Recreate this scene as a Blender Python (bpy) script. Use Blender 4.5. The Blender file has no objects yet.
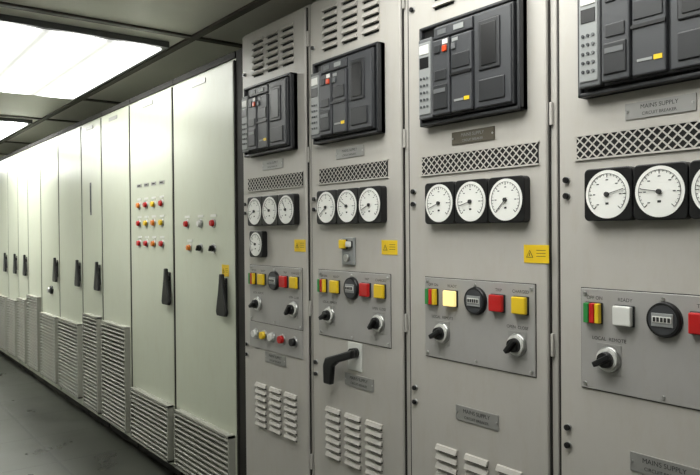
import bpy, bmesh, math, random
from mathutils import Matrix, Vector
random.seed(4)
sc = bpy.context.scene
CZ = 1.34            # eye height; all "rz" heights below are relative to it

# ------------------------------------------------------------------ materials
def mat(name, col, rough=0.5, metal=0.0, emit=None, estr=0.0, noise=0.0, nscale=6.0, bump=0.0, grime=0.0):
    m = bpy.data.materials.new(name); m.use_nodes = True
    nt = m.node_tree; b = nt.nodes['Principled BSDF']
    b.inputs['Base Color'].default_value = (*col, 1)
    b.inputs['Roughness'].default_value = rough
    b.inputs['Metallic'].default_value = metal
    if emit:
        b.inputs['Emission Color'].default_value = (*emit, 1)
        b.inputs['Emission Strength'].default_value = estr
    if noise or bump:
        tc = nt.nodes.new('ShaderNodeTexCoord')
        nz = nt.nodes.new('ShaderNodeTexNoise')
        nz.inputs['Scale'].default_value = nscale; nz.inputs['Detail'].default_value = 6
        nt.links.new(tc.outputs['Object'], nz.inputs['Vector'])
        if noise:
            cr = nt.nodes.new('ShaderNodeValToRGB')
            cr.color_ramp.elements[0].position = 0.3; cr.color_ramp.elements[1].position = 0.72
            cr.color_ramp.elements[0].color = (*[v*(1-noise) for v in col], 1)
            cr.color_ramp.elements[1].color = (*[min(1, v*(1+noise*0.6)) for v in col], 1)
            nt.links.new(nz.outputs['Fac'], cr.inputs['Fac'])
            out = cr.outputs['Color']
            if grime:
                n3 = nt.nodes.new('ShaderNodeTexNoise'); n3.inputs['Scale'].default_value = 22; n3.inputs['Detail'].default_value = 9
                n3.inputs['Roughness'].default_value = 0.7
                mp = nt.nodes.new('ShaderNodeMapping'); mp.inputs['Scale'].default_value = (1.6,1.0,0.45)
                nt.links.new(tc.outputs['Object'], mp.inputs['Vector']); nt.links.new(mp.outputs['Vector'], n3.inputs['Vector'])
                c2 = nt.nodes.new('ShaderNodeValToRGB')
                c2.color_ramp.elements[0].position = 0.30; c2.color_ramp.elements[1].position = 0.50
                g = 1-grime
                c2.color_ramp.elements[0].color = (g, g*0.985, g*0.96, 1); c2.color_ramp.elements[1].color = (1,1,1,1)
                nt.links.new(n3.outputs['Fac'], c2.inputs['Fac'])
                mx = nt.nodes.new('ShaderNodeMixRGB'); mx.blend_type = 'MULTIPLY'; mx.inputs['Fac'].default_value = 1
                nt.links.new(out, mx.inputs['Color1']); nt.links.new(c2.outputs['Color'], mx.inputs['Color2'])
                out = mx.outputs['Color']
            nt.links.new(out, b.inputs['Base Color'])
        if bump:
            n2 = nt.nodes.new('ShaderNodeTexNoise'); n2.inputs['Scale'].default_value = 180
            nt.links.new(tc.outputs['Object'], n2.inputs['Vector'])
            bp = nt.nodes.new('ShaderNodeBump'); bp.inputs['Strength'].default_value = bump
            bp.inputs['Distance'].default_value = 0.001
            nt.links.new(n2.outputs['Fac'], bp.inputs['Height'])
            nt.links.new(bp.outputs['Normal'], b.inputs['Normal'])
    return m

PAINT  = mat('panel_paint', (0.485,0.465,0.435), 0.38, noise=0.06, nscale=3, bump=0.12, grime=0.035)
PLATE  = mat('control_plate_paint', (0.375,0.365,0.355), 0.34, noise=0.05, bump=0.1, grime=0.03)
CREAM  = mat('cabinet_paint', (0.55,0.575,0.475), 0.30, noise=0.05, nscale=2, bump=0.1, grime=0.025)
LOUV   = mat('louver_paint', (0.33,0.33,0.29), 0.45, noise=0.08)
BLACK  = mat('black_plastic', (0.006,0.006,0.007), 0.35)
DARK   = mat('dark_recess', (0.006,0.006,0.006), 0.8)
SEAM   = mat('dark_seam_and_gap', (0.020,0.018,0.015), 0.7)  # joints and plinths; also the painted shade in the cabinet-to-panel gap
CHAR   = mat('charcoal_plastic', (0.022,0.023,0.026), 0.40, bump=0.1)
CHAR2  = mat('charcoal_light', (0.050,0.052,0.058), 0.42, bump=0.1)
MIDG   = mat('grey_plastic', (0.12,0.125,0.13), 0.45)
LGREY  = mat('light_grey_plastic', (0.28,0.29,0.29), 0.45)
WHITE  = mat('white_plastic', (0.70,0.70,0.67), 0.4)
FACE   = mat('dial_white', (0.82,0.82,0.79), 0.5, noise=0.04)
RED    = mat('red_plastic', (0.50,0.012,0.012), 0.3)
ORED   = mat('orange_red_plastic', (0.65,0.07,0.015), 0.3)
YEL    = mat('yellow_plastic', (0.80,0.55,0.02), 0.35)
YLIT   = mat('yellow_lit', (0.9,0.75,0.25), 0.3, emit=(1,0.78,0.35), estr=0.7)
GREEN  = mat('green_plastic', (0.03,0.26,0.06), 0.35)
ORANGE = mat('orange_plastic', (0.75,0.22,0.02), 0.35)
STEEL  = mat('steel', (0.55,0.55,0.55), 0.3, metal=1.0)
ALU    = mat('engraved_plate', (0.36,0.355,0.345), 0.4, metal=0.4)
ALUD   = mat('engraved_plate_dark', (0.13,0.115,0.09), 0.4, metal=0.4)
INK    = mat('ink', (0.03,0.03,0.03), 0.6)
CEILM  = mat('ceiling_paint', (0.74,0.73,0.67), 0.4, noise=0.08, nscale=1.5)
CEILB  = mat('ceiling_bar', (0.07,0.06,0.05), 0.5)
WALLM  = mat('wall_paint', (0.60,0.60,0.55), 0.6, noise=0.05)

def diffuser(name, strength):
    m = bpy.data.materials.new(name); m.use_nodes = True
    nt = m.node_tree; b = nt.nodes['Principled BSDF']
    b.inputs['Base Color'].default_value = (0.85,0.85,0.83,1)
    b.inputs['Emission Color'].default_value = (0.99,1.0,0.95,1)
    tc = nt.nodes.new('ShaderNodeTexCoord'); wv = nt.nodes.new('ShaderNodeTexWave')
    wv.bands_direction = 'Y'; wv.inputs['Scale'].default_value = 1.1; wv.inputs['Distortion'].default_value = 0
    mr = nt.nodes.new('ShaderNodeMapRange')
    mr.inputs['To Min'].default_value = strength*0.11; mr.inputs['To Max'].default_value = strength*1.9
    nt.links.new(tc.outputs['Object'], wv.inputs['Vector'])
    nt.links.new(wv.outputs['Fac'], mr.inputs['Value'])
    nt.links.new(mr.outputs['Result'], b.inputs['Emission Strength'])
    return m

def floor_mat():
    m = bpy.data.materials.new('floor_tiles'); m.use_nodes = True
    nt = m.node_tree; b = nt.nodes['Principled BSDF']
    tc = nt.nodes.new('ShaderNodeTexCoord')
    br = nt.nodes.new('ShaderNodeTexBrick')
    br.offset = 0.0; br.inputs['Scale'].default_value = 1.0
    br.inputs['Color1'].default_value = (0.040,0.042,0.034,1); br.inputs['Color2'].default_value = (0.052,0.054,0.045,1)
    br.inputs['Mortar'].default_value = (0.022,0.022,0.019,1)
    br.inputs['Mortar Size'].default_value = 0.008
    br.inputs['Brick Width'].default_value = 0.6; br.inputs['Row Height'].default_value = 0.6
    nt.links.new(tc.outputs['Object'], br.inputs['Vector'])
    nz = nt.nodes.new('ShaderNodeTexNoise'); nz.inputs['Scale'].default_value = 3; nz.inputs['Detail'].default_value = 6
    nt.links.new(tc.outputs['Object'], nz.inputs['Vector'])
    mx = nt.nodes.new('ShaderNodeMixRGB'); mx.blend_type = 'OVERLAY'; mx.inputs['Fac'].default_value = 0.6
    nt.links.new(br.outputs['Color'], mx.inputs['Color1']); nt.links.new(nz.outputs['Fac'], mx.inputs['Color2'])
    nt.links.new(mx.outputs['Color'], b.inputs['Base Color'])
    mr = nt.nodes.new('ShaderNodeMapRange'); mr.inputs['From Min'].default_value = 0.3; mr.inputs['From Max'].default_value = 0.7
    mr.inputs['To Min'].default_value = 0.26; mr.inputs['To Max'].default_value = 0.36
    nt.links.new(nz.outputs['Fac'], mr.inputs['Value']); nt.links.new(mr.outputs['Result'], b.inputs['Roughness'])
    bp = nt.nodes.new('ShaderNodeBump'); bp.inputs['Strength'].default_value = 0.25; bp.inputs['Distance'].default_value = 0.003
    nt.links.new(br.outputs['Fac'], bp.inputs['Height']); bp.invert = True
    nt.links.new(bp.outputs['Normal'], b.inputs['Normal'])
    return m

# ------------------------------------------------------------------ mesh builder
class MB:
    def __init__(s, o): s.bm = bmesh.new(); s.o = Vector(o); s.mats = []
    def mi(s, m):
        if m not in s.mats: s.mats.append(m)
        return s.mats.index(m)
    def _fin(s, verts, m, bevel=0, seg=2):
        faces = set(f for v in verts for f in v.link_faces)
        i = s.mi(m)
        for f in faces: f.material_index = i
        if bevel:
            es = list(set(e for v in verts for e in v.link_edges))
            r = bmesh.ops.bevel(s.bm, geom=es, offset=bevel, segments=seg, affect='EDGES', profile=0.5)
            for f in r['faces']: f.material_index = i
    def box(s, x0, x1, y0, y1, z0, z1, m, bevel=0):
        c = Vector(((x0+x1)/2, (y0+y1)/2, (z0+z1)/2)) - s.o
        M = Matrix.Translation(c) @ Matrix.Diagonal((abs(x1-x0), abs(y1-y0), abs(z1-z0), 1))
        r = bmesh.ops.create_cube(s.bm, size=1, matrix=M)
        s._fin(r['verts'], m, bevel, 2)
    def cyl(s, x, y0, y1, z, r, m, seg=32, r2=None, bevel=0):
        r2 = r if r2 is None else r2
        c = Vector((x, (y0+y1)/2, z)) - s.o
        M = Matrix.Translation(c) @ Matrix.Rotation(math.radians(90), 4, 'X')
        q = bmesh.ops.create_cone(s.bm, cap_ends=True, segments=seg, radius1=r, radius2=r2, depth=abs(y1-y0), matrix=M)
        fs = set(f for v in q['verts'] for f in v.link_faces)
        s._fin(q['verts'], m)
        for f in fs:
            if len(f.verts) == 4: f.smooth = True
    def obox(s, cx, cy, cz, sx, sy, sz, ang, m, bevel=0):
        M = Matrix.Translation(Vector((cx,cy,cz))-s.o) @ Matrix.Rotation(ang, 4, 'Y') @ Matrix.Diagonal((sx,sy,sz,1))
        r = bmesh.ops.create_cube(s.bm, size=1, matrix=M); s._fin(r['verts'], m, bevel)
    def ext(s, pts, y0, y1, m, bevel=0):
        a = [s.bm.verts.new(Vector((p[0], y0, p[1]))-s.o) for p in pts]
        b = [s.bm.verts.new(Vector((p[0], y1, p[1]))-s.o) for p in pts]
        s.bm.faces.new(a); s.bm.faces.new(b[::-1])
        n = len(pts)
        for i in range(n): s.bm.faces.new((a[i], b[i], b[(i+1)%n], a[(i+1)%n]))
        bmesh.ops.recalc_face_normals(s.bm, faces=list(set(f for v in a+b for f in v.link_faces)))
        s._fin(a+b, m, bevel)
    def prism(s, x0, x1, prof, m):
        a = [s.bm.verts.new(Vector((x0, p[0], p[1]))-s.o) for p in prof]
        b = [s.bm.verts.new(Vector((x1, p[0], p[1]))-s.o) for p in prof]
        s.bm.faces.new(a); s.bm.faces.new(b[::-1]); n = len(prof)
        for i in range(n): s.bm.faces.new((a[i], b[i], b[(i+1)%n], a[(i+1)%n]))
        fs = list(set(f for v in a+b for f in v.link_faces))
        bmesh.ops.recalc_face_normals(s.bm, faces=fs)
        s._fin(a+b, m)
    def poly(s, pts, m):
        v = [s.bm.verts.new(Vector(p)-s.o) for p in pts]
        f = s.bm.faces.new(v); f.material_index = s.mi(m)
        f.normal_update()
        if f.normal.y > 0: f.normal_flip()
    def obj(s, name, parent=None):
        me = bpy.data.meshes.new(name); s.bm.to_mesh(me); s.bm.free()
        for m in s.mats: me.materials.append(m)
        ob = bpy.data.objects.new(name, me); sc.collection.objects.link(ob)
        if parent:
            ob.parent = parent; ob.location = s.o - parent.location
        else: ob.location = s.o
        return ob

def empty(name, loc):
    e = bpy.data.objects.new(name, None); e.location = loc; e.empty_display_size = 0.1
    sc.collection.objects.link(e); return e

def text(parent, txt, x, y, z, size, m=INK):
    cu = bpy.data.curves.new('t', 'FONT'); cu.body = txt; cu.size = size; cu.align_x = 'CENTER'; cu.align_y = 'CENTER'
    t = bpy.data.objects.new('t', cu); sc.collection.objects.link(t)
    bpy.context.view_layer.update()
    me = bpy.data.meshes.new_from_object(t.evaluated_get(bpy.context.evaluated_depsgraph_get()))
    bpy.data.objects.remove(t)
    me.materials.clear(); me.materials.append(m)
    ob = bpy.data.objects.new('lettering', me); sc.collection.objects.link(ob)
    ob.parent = parent; ob.location = Vector((x,y,z)) - parent.location
    ob.rotation_euler = (math.radians(90), 0, 0)
    return ob

# ------------------------------------------------------------------ room shell
XL, XR, YB, YF, H = -12.5, 1.6, 0.62, -2.7, CZ+0.95
def slab(name, x0,x1,y0,y1,z0,z1,m):
    b = MB(((x0+x1)/2,(y0+y1)/2,(z0+z1)/2)); b.box(x0,x1,y0,y1,z0,z1,m); return b.obj(name)
slab('floor', XL-0.1,XR+0.1,YF-0.1,YB+0.1,-0.1,0,floor_mat())
slab('wall_back', XL,XR,YB,YB+0.1,0,H,WALLM)
slab('wall_front', XL,XR,YF-0.1,YF,0,H,WALLM)
slab('wall_left', XL-0.1,XL,YF-0.1,YB+0.1,0,H,WALLM)
slab('wall_right', XR,XR+0.1,YF-0.1,YB+0.1,0,H,WALLM)
slab('ceiling', XL-0.1,XR+0.1,YF-0.1,YB+0.1,H,H+0.1,CEILM)
tb = MB((0,0,H))
for x in (-11.8,-10.7,-8.95,-7.75,-6.05,-5.0,-3.12,-2.05,-0.30,1.0):
    tb.box(x-0.02,x+0.02,YF,YB,H-0.010,H,CEILB)
for y in (-0.08,-1.40,-2.4):
    tb.box(XL,XR,y-0.018,y+0.018,H-0.012,H,CEILB)
tb.obj('ceiling_grid')
for (xa,xb,st) in ((-10.6,-9.05,12),(-7.62,-6.19,10.5),(-4.85,-3.30,5.6),(-1.9,-0.45,5.8)):
    y0,y1 = -1.25,-0.17
    e = empty('ceiling_light', ((xa+xb)/2,(y0+y1)/2,H))
    b = MB(e.location)
    t=0.03
    b.box(xa-t,xb+t,y0-t,y0,H-0.03,H-0.001,MIDG); b.box(xa-t,xb+t,y1,y1+t,H-0.03,H-0.001,MIDG)
    b.box(xa-t,xa,y0,y1,H-0.03,H-0.001,MIDG); b.box(xb,xb+t,y0,y1,H-0.03,H-0.001,MIDG)
    b.obj('frame', e)
    b = MB(e.location); b.box(xa,xb,y0,y1,H-0.040,H-0.010,diffuser('fluorescent_diffuser_%d'%int(-xa),st)); b.obj('diffuser', e)

# ------------------------------------------------------------------ left cabinets
def teardrop_handle(parent, x, z):
    b = MB((x,0,z))
    b.box(x-0.018,x+0.018,-0.018,-0.012,z-0.06,z+0.08,BLACK,0.003)
    b.cyl(x,-0.018,-0.030,z+0.045,0.017,BLACK,24)
    pts=[(x-0.012,z+0.100),(x+0.012,z+0.100),(x+0.018,z+0.06),(x+0.027,z+0.01),(x+0.040,z-0.04),(x+0.050,z-0.080),(x+0.042,z-0.098),
         (x-0.042,z-0.098),(x-0.050,z-0.080),(x-0.040,z-0.04),(x-0.027,z+0.01),(x-0.018,z+0.06)]
    b.ext(pts,-0.026,-0.044,BLACK,0.005)
    return b.obj('door_handle', parent)

def cabinet(x0, x1, louv=None, handle=None):
    top = CZ+0.830
    e = empty('electrical_cabinet', ((x0+x1)/2,0.25,0))
    b = MB((e.location.x,0.3,top/2))
    g=0.004
    b.box(x0+g,x1-g,0.0,0.60,0.05,top,CREAM,0.004)
    b.box(x0+0.01,x1-0.01,0.02,0.58,0.0,0.05,SEAM)
    b.box(x0+g,x1-g,-0.008,0.0,top-0.030,top,SEAM)
    b.obj('body', e)
    b = MB((e.location.x,0,CZ))
    b.box(x0+0.013,x1-0.013,-0.014,0.0,0.07,top-0.042,CREAM,0.004)
    cx=(x0+x1)/2
    b.box(cx-0.10,cx+0.06,-0.017,-0.014,top-0.092,top-0.069,ALU)
    b.box(x0+0.0042,x0+0.0128,-0.011,0.0,0.07,top-0.042,SEAM); b.box(x1-0.0128,x1-0.0042,-0.011,0.0,0.07,top-0.042,SEAM)
    b.obj('door', e)
    if louv:
        a,c,r0,r1 = louv; z0=CZ+r0; z1=CZ+r1
        b = MB(((a+c)/2,-0.03,(z0+z1)/2)); y=-0.014; d=0.034
        t=0.011
        b.box(a,a+t,y-d,y,z0,z1,LOUV); b.box(c-t,c,y-d,y,z0,z1,LOUV)
        b.box(a,c,y-d,y,z1-t,z1,LOUV); b.box(a,c,y-d,y,z0,z0+t,LOUV)
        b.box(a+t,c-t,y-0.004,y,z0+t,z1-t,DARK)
        n = max(4,int((z1-z0-2*t)/0.0255)); p=(z1-z0-2*t)/n
        for i in range(n):
            zt=z0+t+(i+1)*p
            b.prism(a+t,c-t,[(y-0.010,zt-p*0.05),(y-d-0.001,zt-p*0.38),(y-d-0.001,zt-p*0.62),(y-0.010,zt-p*0.2)],LOUV)
        b.obj('vent_louver', e)
    if handle is not None: teardrop_handle(e, handle, CZ-0.295)
    return e

edges=[-2.83]+[x*0.99 for x in (-3.58,-4.256,-4.816,-5.287,-5.93,-6.53,-7.03,-7.46,-7.94,-8.45,-9.0,-9.55,-10.1,-10.65,-11.2,-11.75,-12.3)]
handles={0:-2.935,1:-3.605,3:-4.825,4:-5.295,5:-5.93,7:-7.02,8:-7.45,9:-7.93,11:-9.0,13:-10.1}
lou={0:(-0.94,-1.25),1:(-0.94,-1.25),2:(-0.585,-1.24),3:(-0.575,-1.24),4:(-0.67,-1.22),5:(-0.68,-1.22),6:(-0.56,-1.22),7:(-0.62,-1.22)}
cabs=[]
for i in range(len(edges)-1):
    x1,x0=edges[i],edges[i+1]
    l=lou.get(i,(-0.66,-1.22))
    cabs.append(cabinet(x0,x1,(x0+(0.06 if i!=3 else 0.1),x1-0.025,l[1],l[0]),handles.get(i)))
b=MB((-2.797,0.02,1.0)); b.box(-2.829,-2.766,-0.004,0.05,0.0,CZ+0.83,SEAM); b.obj('gap_shade_strip',cabs[0])  # near-black strip paints in the shade of the open gap beside the panels
b=MB((-5.0,-0.02,CZ+0.24)); b.box(-5.02,-4.995,-0.018,-0.014,CZ+0.13,CZ+0.36,MIDG,0.001); b.box(-5.012,-5.003,-0.019,-0.016,CZ+0.15,CZ+0.34,DARK); b.obj('cable_slot',cabs[3])
b=MB((-6.10,-0.03,CZ-0.47)); b.cyl(-6.10,-0.014,-0.03,CZ-0.47,0.035,BLACK,24); b.cyl(-6.10,-0.03,-0.05,CZ-0.47,0.02,STEEL,24); b.obj('key_lock',cabs[5])

def pilot(parent,x,z,m,r=0.017,label=True):
    b=MB((x,-0.02,z))
    b.cyl(x,-0.014,-0.020,z,r*1.35,STEEL,24)
    b.cyl(x,-0.020,-0.033,z,r,m,24,r*0.8)
    if label: b.box(x-0.03,x+0.03,-0.0165,-0.014,z+r*1.45+0.006,z+r*1.45+0.018,WHITE)
    b.obj('indicator_lamp',parent)
def selector(parent,x,z,y=-0.014,r=0.02):
    b=MB((x,y,z))
    b.cyl(x,y,y-0.006,z,r*1.35,STEEL,28)
    b.cyl(x,y-0.006,y-0.014,z,r*0.9,BLACK,28)
    b.obox(x,y-0.020,z,r*0.5,0.014,r*1.7,math.radians(35),BLACK,0.002)
    b.obj('selector_switch',parent)
cols=(-4.05,-3.935,-3.82,-3.70)
for j,x in enumerate(cols):
    b=MB((x,-0.015,CZ+0.285)); b.box(x-0.035,x+0.035,-0.0165,-0.014,CZ+0.272,CZ+0.292,ALU); b.box(x-0.02,x+0.02,-0.018,-0.014,CZ+0.278,CZ+0.286,INK); b.obj('label',cabs[1])
rows=((0.165,(ORANGE,RED,YEL,RED)),(0.058,(RED,YEL,ORANGE,YEL)),(-0.061,(RED,RED,ORANGE,RED)))
for rz,ms in rows:
    for x,m in zip(cols,ms): pilot(cabs[1],x,CZ+rz,m,0.017)
for x,m in zip((-3.36,-3.20,-3.055),(RED,WHITE,RED)): pilot(cabs[0],x,CZ+0.045,m,0.017)
pilot(cabs[0],-3.33,CZ-0.077,ORANGE,0.016); selector(cabs[0],-3.20,CZ-0.077,r=0.017); selector(cabs[0],-3.055,CZ-0.077,r=0.017)

def warning(x,z,y,w=0.080,h=0.048):
    e=empty('warning_sign',(x,y,z))
    b=MB(e.location)
    b.box(x-w/2,x+w/2,y-0.0015,y,z-h/2,z+h/2,YEL)
    yy=y-0.0025
    def tri(cx,cz,r,m,yy):
        b.poly([(cx+r*math.sin(a),yy,cz+r*math.cos(a)) for a in (0,2*math.pi/3,4*math.pi/3)],m)
    tri(x-w*0.25,z-0.003,0.0135,INK,yy); tri(x-w*0.25,z-0.003,0.0105,YEL,yy-0.0006)
    b.box(x-w*0.25-0.0008,x-w*0.25+0.0008,yy-0.0014,yy,z-0.006,z+0.003,INK)
    for k in range(3): b.box(x+0.001,x+w*0.38,yy+0.0008,yy+0.001,z+0.009-k*0.008,z+0.0103-k*0.008,INK)
    b.obj('sticker',e)
    return e
warning(-2.935,CZ-0.180,-0.014,0.07,0.055)

# ------------------------------------------------------------------ right switchgear panels
DY=-0.014
def vent_band(b,x0,x1,z0,z1):
    a=0.0228; r=0.0090; nx=round((x1-x0)/a)
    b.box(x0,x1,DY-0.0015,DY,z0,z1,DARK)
    y=DY-0.005
    ax=(x1-x0)/nx; az=(z1-z0)/2.5; rx=r; rz=r*az/ax
    for i in range(nx*2):
        for j in range(5):
            gx=x0+i*ax/2; gz=z0+j*az/2
            if (i+j)%2==0: cx,cz,sx,sz=(gx,gz,1,1)
            else: cx,cz,sx,sz=(gx+ax/2,gz,-1,1)
            pts=[(rx,0),(ax/2,0),(ax/2,az/2-rz),(ax/2-rx,az/2),(0,az/2),(0,rz)]
            b.poly([(cx+sx*p[0],y,cz+sz*p[1]) for p in pts],PAINT)
    b.box(x0-0.004,x1+0.004,y-0.0002,DY,z1,z1+0.004,PAINT); b.box(x0-0.004,x1+0.004,y-0.0002,DY,z0-0.004,z0,PAINT)

def louvers(b,xs,w,ztop,n,p=0.028):
    for x in xs:
        for i in range(n):
            z=ztop-i*p
            b.prism(x-w/2,x+w/2,[(DY,z),(DY-0.006,z-0.002),(DY-0.012,z-0.0155),(DY-0.002,z-0.0155)],PAINT)
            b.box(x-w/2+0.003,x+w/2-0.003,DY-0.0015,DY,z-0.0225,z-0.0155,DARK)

def nameplate(e,x,z,w,h,m):
    b=MB((x,DY,z)); b.box(x-w/2,x+w/2,DY-0.003,DY,z-h/2,z+h/2,m,0.0008)
    for sx in (-1,1): b.cyl(x+sx*(w/2-0.006),DY-0.003,DY-0.005,z,0.003,STEEL,10)
    b.obj('nameplate',e)
    inkm = INK if m is ALU else LGREY
    text(e,'MAINS SUPPLY',x,DY-0.0036,z+h*0.18,h*0.36,inkm)
    text(e,'CIRCUIT BREAKER',x,DY-0.0036,z-h*0.24,h*0.26,inkm)

def switch_panel(x0,x1,idx,c):
    top=CZ+0.885; cx=(x0+x1)/2
    e=empty('switchgear_panel',(cx,0.25,0))
    b=MB((cx,0.3,top/2)); g=0.004
    b.box(x0+g,x1-g,0.0,0.60,0.06,top,PAINT,0.004)
    b.box(x0+0.01,x1-0.01,0.02,0.58,0.0,0.06,SEAM)
    b.obj('body',e)
    b=MB((cx,0,CZ))
    b.box(x0+0.012,x1-0.026,DY,0.0,0.10,top-0.012,PAINT,0.005)
    b.box(x0+0.0045,x0+0.0118,-0.008,0.0,0.10,top-0.012,SEAM)
    b.box(x1-0.0258,x1-0.022,-0.006,0.0,0.10,top-0.012,SEAM)
    b.obj('door',e)
    b=MB((cx,DY,CZ))
    vw=0.222 if idx!=1 else 0.2
    vent_band(b,c-vw,c+vw,CZ+(0.174 if idx>1 else 0.181),CZ+(0.229 if idx>1 else 0.235))
    louvers(b,(c-0.12,c,c+0.12),0.086,CZ-0.655,7)
    louvers(b,(c-0.12,c,c+0.12),0.086,CZ+0.835,6)
    b.obj('ventilation',e)
    b=MB((x0,DY,CZ))
    for rz in (0.124,0.084,-0.50,-0.545,0.70):
        b.cyl(x0+0.036,DY,DY-0.004,CZ+rz,0.009,STEEL,20); b.cyl(x0+0.036,DY-0.004,DY-0.010,CZ+rz,0.0075,BLACK,16)
    b.obj('door_lock',e)
    b=MB((x1,0,CZ))
    for rz in (-0.9,-0.3,0.3,0.75):
        b.box(x1-0.021,x1-0.013,-0.010,-0.001,CZ+rz-0.03,CZ+rz+0.03,PAINT,0.002)
    b.obj('hinge',e)
    nameplate(e,c-0.008,CZ+(0.272 if idx>1 else 0.282),0.165,0.038,ALUD if idx==2 else ALU)
    nameplate(e,c+(0.0 if idx!=1 else 0.035),CZ-(0.54 if idx>1 else 0.532),0.165,0.044,ALU)
    return e

def breaker(cx,zo=0.0):
    w=0.385; x0=cx-w/2; z0=CZ+0.318+zo; h=0.302
    e=empty('air_circuit_breaker',(cx,DY,z0+h/2))
    U=lambda u:x0+u*w; V=lambda v:z0+v*h
    y=DY
    b=MB(e.location)
    b.box(U(0),U(1),y-0.022,y,V(0),V(1),BLACK,0.004)
    t=0.010; yb=y-0.034
    for a in ((U(0),U(0)+t,V(0),V(1)),(U(1)-t,U(1),V(0),V(1)),(U(0),U(1),V(0),V(0)+t),(U(0),U(1),V(1)-t,V(1))):
        b.box(a[0],a[1],yb,y-0.001,a[2],a[3],CHAR,0.003)
    b.obj('frame',e)
    b=MB(e.location)
    b.box(U(.195),U(.96),y-0.040,y-0.02,V(.05),V(.95),CHAR,0.004)
    b.box(U(.205),U(.385),y-0.056,y-0.038,V(.07),V(.80),CHAR2,0.004)
    b.box(U(.395),U(.60),y-0.052,y-0.038,V(.07),V(.80),CHAR2,0.004)
    b.box(U(.205),U(.60),y-0.048,y-0.038,V(.82),V(.93),CHAR2,0.003)
    b.box(U(.615),U(.95),y-0.046,y-0.038,V(.07),V(.93),CHAR2,0.003)
    b.box(U(.66),U(.86),y-0.050,y-0.044,V(.40),V(.86),CHAR,0.004)
    b.box(U(.69),U(.83),y-0.0515,y-0.049,V(.44),V(.82),BLACK,0.002)
    b.box(U(.66),U(.90),y-0.050,y-0.044,V(.12),V(.32),CHAR,0.003)
    b.box(U(.395),U(.60),y-0.056,y-0.05,V(.42),V(.445),BLACK)
    b.box(U(.22),U(.37),y-0.060,y-0.054,V(.12),V(.36),CHAR,0.003)
    b.box(U(.235),U(.36),y-0.059,y-0.055,V(.40),V(.50),CHAR,0.002)
    b.box(U(.41),U(.585),y-0.055,y-0.051,V(.48),V(.62),CHAR,0.002)
    b.box(U(.42),U(.52),y-0.0505,y-0.046,V(.85),V(.90),LGREY)
    b.box(U(.25),U(.34),y-0.050,y-0.046,V(.85),V(.90),MIDG)
    b.obj('mechanism',e)
    b=MB(e.location)
    b.box(U(.035),U(.185),y-0.050,y-0.02,V(.06),V(.86),MIDG,0.004)
    b.box(U(.045),U(.175),y-0.053,y-0.048,V(.10),V(.82),LGREY,0.003)
    b.box(U(.06),U(.16),y-0.055,y-0.052,V(.70),V(.79),WHITE,0.001)
    b.box(U(.06),U(.16),y-0.0545,y-0.052,V(.56),V(.67),BLACK,0.001)
    for i in range(3):
        for j in range(5):
            b.cyl(U(.075+i*.035),y-0.053,y-0.056,V(.18+j*.07),0.0038,(CHAR2,CHAR2,MIDG)[i],12)
    b.obj('protection_relay',e)
    b=MB(e.location)
    b.box(U(.325),U(.368),y-0.062,y-0.055,V(.665),V(.725),ORED,0.002)
    b.box(U(.320),U(.375),y-0.0575,y-0.055,V(.74),V(.785),WHITE,0.001)
    b.box(U(.41),U(.45),y-0.058,y-0.051,V(.665),V(.725),MIDG,0.002)
    b.box(U(.41),U(.47),y-0.0535,y-0.051,V(.74),V(.775),LGREY,0.001)
    b.box(U(.235),U(.30),y-0.060,y-0.055,V(.665),V(.745),CHAR,0.002)
    b.box(U(.53),U(.58),y-0.0535,y-0.0515,V(.165),V(.20),YEL)
    b.box(U(.43),U(.52),y-0.0535,y-0.0515,V(.17),V(.19),LGREY)
    b.box(U(.235),U(.355),y-0.0615,y-0.059,V(.28),V(.32),MIDG)
    b.obj('push_buttons',e)
    return e

def meter(x,z,s=0.125,ang=200,y=DY):
    e=empty('analog_meter',(x,y,z)); b=MB(e.location); h=s/2
    def rsq(hh,r):
        pts=[]
        for (sx,sz,a0) in ((1,1,0),(-1,1,90),(-1,-1,180),(1,-1,270)):
            for k in range(5):
                a=math.radians(a0+k*22.5)
                pts.append((x+sx*(hh-r)+r*math.cos(a),z+sz*(hh-r)+r*math.sin(a)))
        return pts
    b.ext(rsq(h,0.012),y,y-0.026,BLACK,0.0025)
    b.obj('bezel',e)
    b=MB(e.location)
    R=s*0.455; yf=y-0.0275
    b.cyl(x,y-0.026,yf,z,R,FACE,48)
    yk=yf-0.0006
    for k in range(25):
        a=math.radians(225-270*k/24); big=(k%4==0)
        l=0.008 if big else 0.004; rr=R*0.84-l/2
        b.obox(x+rr*math.cos(a),yk,z+rr*math.sin(a),l,0.0008,0.0014 if big else 0.0009,-a,INK)
    for k in range(36):
        a=math.radians(225-270*(k+.5)/36); rr=R*0.85
        b.obox(x+rr*math.cos(a),yk,z+rr*math.sin(a),rr*math.radians(7.6),0.0008,0.0007,-a+math.pi/2,INK)
    for k in range(6):
        a=math.radians(225-270*k/6); rr=R*0.60
        b.box(x+rr*math.cos(a)-0.003,x+rr*math.cos(a)+0.003,yk,yk+0.0008,z+rr*math.sin(a)-0.0013,z+rr*math.sin(a)+0.0013,MIDG)
    b.box(x-0.004,x+0.004,yk,yk+0.0008,z-R*0.43,z-R*0.34,INK)
    a=math.radians(ang)
    b.obox(x+R*0.32*math.cos(a),yk-0.002,z+R*0.32*math.sin(a),R*0.9,0.001,0.0016,-a,INK)
    b.cyl(x,yk,yk-0.005,z,0.0055,INK,20)
    b.obj('dial',e)
    return e

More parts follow.
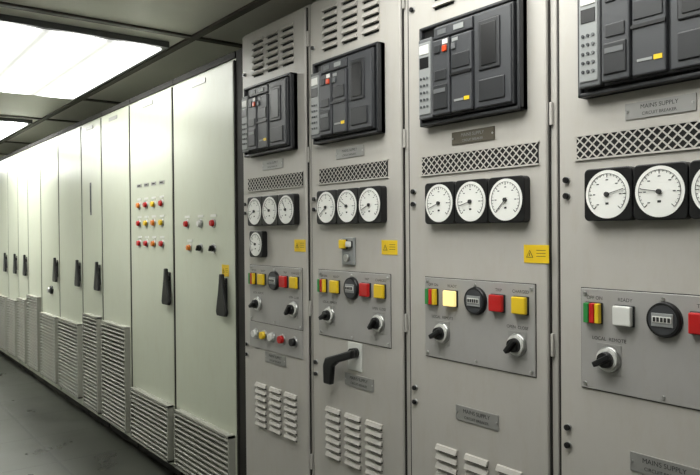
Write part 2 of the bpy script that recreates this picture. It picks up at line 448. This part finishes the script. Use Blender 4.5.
def sqbutton(parent,x,z,m,s=0.050,y=None):
    y=DY-0.004 if y is None else y
    b=MB((x,y,z))
    b.box(x-s/2,x+s/2,y-0.006,y,z-s/2,z+s/2,CHAR,0.002)
    b.box(x-s/2+0.002,x+s/2-0.002,y-0.018,y-0.005,z-s/2+0.002,z+s/2-0.002,m,0.003)
    b.obj('push_button',parent)
def split_button(parent,x,z,y):
    b=MB((x,y,z)); w=0.021; s=0.024
    b.box(x-w-0.002,x+w+0.002,y-0.006,y,z-s-0.002,z+s+0.002,BLACK,0.002)
    b.box(x-w,x-0.007,y-0.018,y-0.004,z-s,z+s,GREEN,0.002)
    b.box(x-0.005,x+0.008,y-0.018,y-0.004,z-s,z+s,RED,0.002)
    b.box(x+0.010,x+w,y-0.018,y-0.004,z-s,z+s,YEL,0.002)
    b.obj('start_stop_button',parent)
def rotary(parent,x,z,y,ang=40,r=0.032):
    b=MB((x,y,z))
    b.box(x-r*1.0,x+r*1.0,y-0.0015,y,z-r*1.15,z+r*1.15,ALU,0.0005)
    b.cyl(x,y,y-0.008,z,r,STEEL,40,r*0.92)
    b.cyl(x,y-0.008,y-0.013,z,r*0.84,WHITE,40)
    b.cyl(x,y-0.013,y-0.026,z,r*0.62,BLACK,32,r*0.55)
    b.obox(x,y-0.031,z,r*0.42,0.016,r*1.5,math.radians(ang),BLACK,0.003)
    b.obj('rotary_switch',parent)
def counter(parent,x,z,y):
    b=MB((x,y,z))
    b.cyl(x,y,y-0.012,z,0.0405,BLACK,44,0.038)
    b.cyl(x,y-0.012,y-0.013,z,0.033,CHAR2,44)
    b.box(x-0.025,x+0.025,y-0.0155,y-0.012,z-0.015,z+0.015,LGREY,0.001)
    b.box(x-0.022,x+0.022,y-0.0165,y-0.014,z-0.006,z+0.008,WHITE,0.0005)
    for k in range(5): b.box(x-0.020+k*0.0084,x-0.014+k*0.0084,y-0.0172,y-0.015,z-0.004,z+0.006,INK)
    b.obj('hour_counter',parent)

def control(cx,cols):
    x0,x1=cx-0.210,cx+0.210; z0,z1=CZ-0.390,CZ-0.145
    e=empty('control_plate',(cx,DY,(z0+z1)/2))
    b=MB(e.location); y=DY
    b.box(x0-0.002,x1+0.002,y-0.0008,y,z0-0.002,z1+0.002,SEAM)
    b.box(x0,x1,y-0.004,y,z0,z1,PLATE,0.0015)
    for xx in (x0+0.012,cx,x1-0.012):
        for zz in (z0+0.012,z1-0.012): b.cyl(xx,y-0.004,y-0.007,zz,0.0045,STEEL,14)
    b.obj('plate',e)
    y-=0.004; zb=CZ-0.203
    split_button(e,cx-0.172,zb,y)
    sqbutton(e,cx-0.092,zb,cols[0],y=y)
    counter(e,cx+0.005,zb,y)
    sqbutton(e,cx+0.087,zb,cols[1],y=y)
    sqbutton(e,cx+0.167,zb,cols[2],y=y)
    rotary(e,cx-0.134,CZ-0.311,y,ang=60); rotary(e,cx+0.152,CZ-0.311,y,ang=40)
    for (t,xx,zz) in (('OFF ON',cx-0.172,zb+0.036),('READY',cx-0.092,zb+0.036),('TRIP',cx+0.087,zb+0.036),('CHARGED',cx+0.163,zb+0.036),
                      ('LOCAL  REMOTE',cx-0.134,CZ-0.264),('OPEN  CLOSE',cx+0.152,CZ-0.264)):
        text(e,t,xx,y-0.0005,zz,0.012,INK)
    return e

bd=[-2.765,-2.218,-1.658,-1.089,-0.520,0.05]
cen=[-2.485,-1.950,-1.362,-0.802,-0.235]
cbtn=[(YEL,RED,YEL),(YEL,RED,YEL),(YLIT,RED,YEL),(WHITE,RED,YEL),(YEL,RED,YEL)]
angs=[(205,150,120),(215,150,200),(200,195,225),(15,170,170),(200,200,200)]
wx=[-2.29,-1.745,-1.149,-0.580,-0.01]
panels=[]
for i in range(5):
    c=cen[i]
    panels.append(switch_panel(bd[i],bd[i+1],i,c))
    breaker(c-0.004+(0.002 if i==1 else 0),0.008 if i<2 else 0.0)
    for k in range(3): meter(c+0.005+(k-1)*0.1275,CZ+(0.089 if i<2 else 0.082),0.125,angs[i][k])
    control(c,cbtn[i])
    warning(wx[i],CZ-(0.064 if i>=2 else 0.055),DY)
meter(-2.60,CZ-0.052,0.112,160)
e=empty('auxiliary_control_strip',(-2.50,DY,CZ-0.448)); b=MB(e.location)
b.box(-2.70,-2.275,DY-0.004,DY,CZ-0.505,CZ-0.394,PLATE,0.0015); b.obj('plate',e)
for x,m in zip((-2.64,-2.57,-2.50,-2.42,-2.33),(WHITE,YEL,WHITE,RED,BLACK)):
    b=MB((x,DY,CZ-0.44)); b.cyl(x,DY-0.004,DY-0.010,CZ-0.442,0.022,STEEL,28); b.cyl(x,DY-0.010,DY-0.024,CZ-0.442,0.017,m,28,0.015); b.obj('push_button',e)
e=empty('indicator_box',(-1.965,DY,CZ-0.07)); b=MB(e.location)
b.box(-2.000,-1.928,DY-0.010,DY,CZ-0.120,CZ-0.022,LGREY,0.003); b.obj('box',e)
sqbutton(e,-1.980,CZ-0.046,YEL,0.036,DY-0.010); sqbutton(e,-1.945,CZ-0.046,WHITE,0.024,DY-0.010)
b=MB((-1.965,DY,CZ-0.095)); b.cyl(-1.965,DY-0.010,DY-0.020,CZ-0.095,0.013,STEEL,24); b.obj('key_switch',e)
e=empty('crank_handle',(-1.93,DY,CZ-0.45)); b=MB(e.location)
b.box(-1.975,-1.895,DY-0.005,DY,CZ-0.495,CZ-0.395,WHITE,0.002)
b.cyl(-1.925,DY-0.005,DY-0.030,CZ-0.430,0.018,BLACK,28)
b.obj('mounting_plate',e)
b=MB(e.location)
b.ext([(-1.900,CZ-0.412),(-1.900,CZ-0.442),(-1.99,CZ-0.470),(-2.020,CZ-0.49),(-2.030,CZ-0.558),(-2.076,CZ-0.558),(-2.078,CZ-0.49),(-2.064,CZ-0.462)],DY-0.026,DY-0.046,BLACK,0.006)
b.obj('grip',e)

# ------------------------------------------------------------------ light, world, camera
w=bpy.data.worlds.new('World'); sc.world=w; w.use_nodes=True
w.node_tree.nodes['Background'].inputs[0].default_value=(0.8,0.85,0.8,1)
w.node_tree.nodes['Background'].inputs[1].default_value=0.1
sc.view_settings.view_transform='Standard'
sc.view_settings.gamma=0.96
sc.view_settings.exposure=0.10
yaw,pitch,roll=0.64806312,-0.00908673,-0.00838293
F=Vector((-math.cos(yaw)*math.cos(pitch), math.sin(yaw)*math.cos(pitch), math.sin(pitch)))
R0=F.cross(Vector((0,0,1))).normalized(); U0=R0.cross(F)
R=R0*math.cos(roll)+U0*math.sin(roll); U=-R0*math.sin(roll)+U0*math.cos(roll)
M=Matrix((( R.x,U.x,-F.x,0),(R.y,U.y,-F.y,-1.5),(R.z,U.z,-F.z,CZ),(0,0,0,1)))
cd=bpy.data.cameras.new('camera'); cam=bpy.data.objects.new('camera',cd); sc.collection.objects.link(cam)
cd.sensor_width=36; cd.lens=688/700*36; cd.clip_start=0.02
cam.matrix_world=M
sc.camera=cam
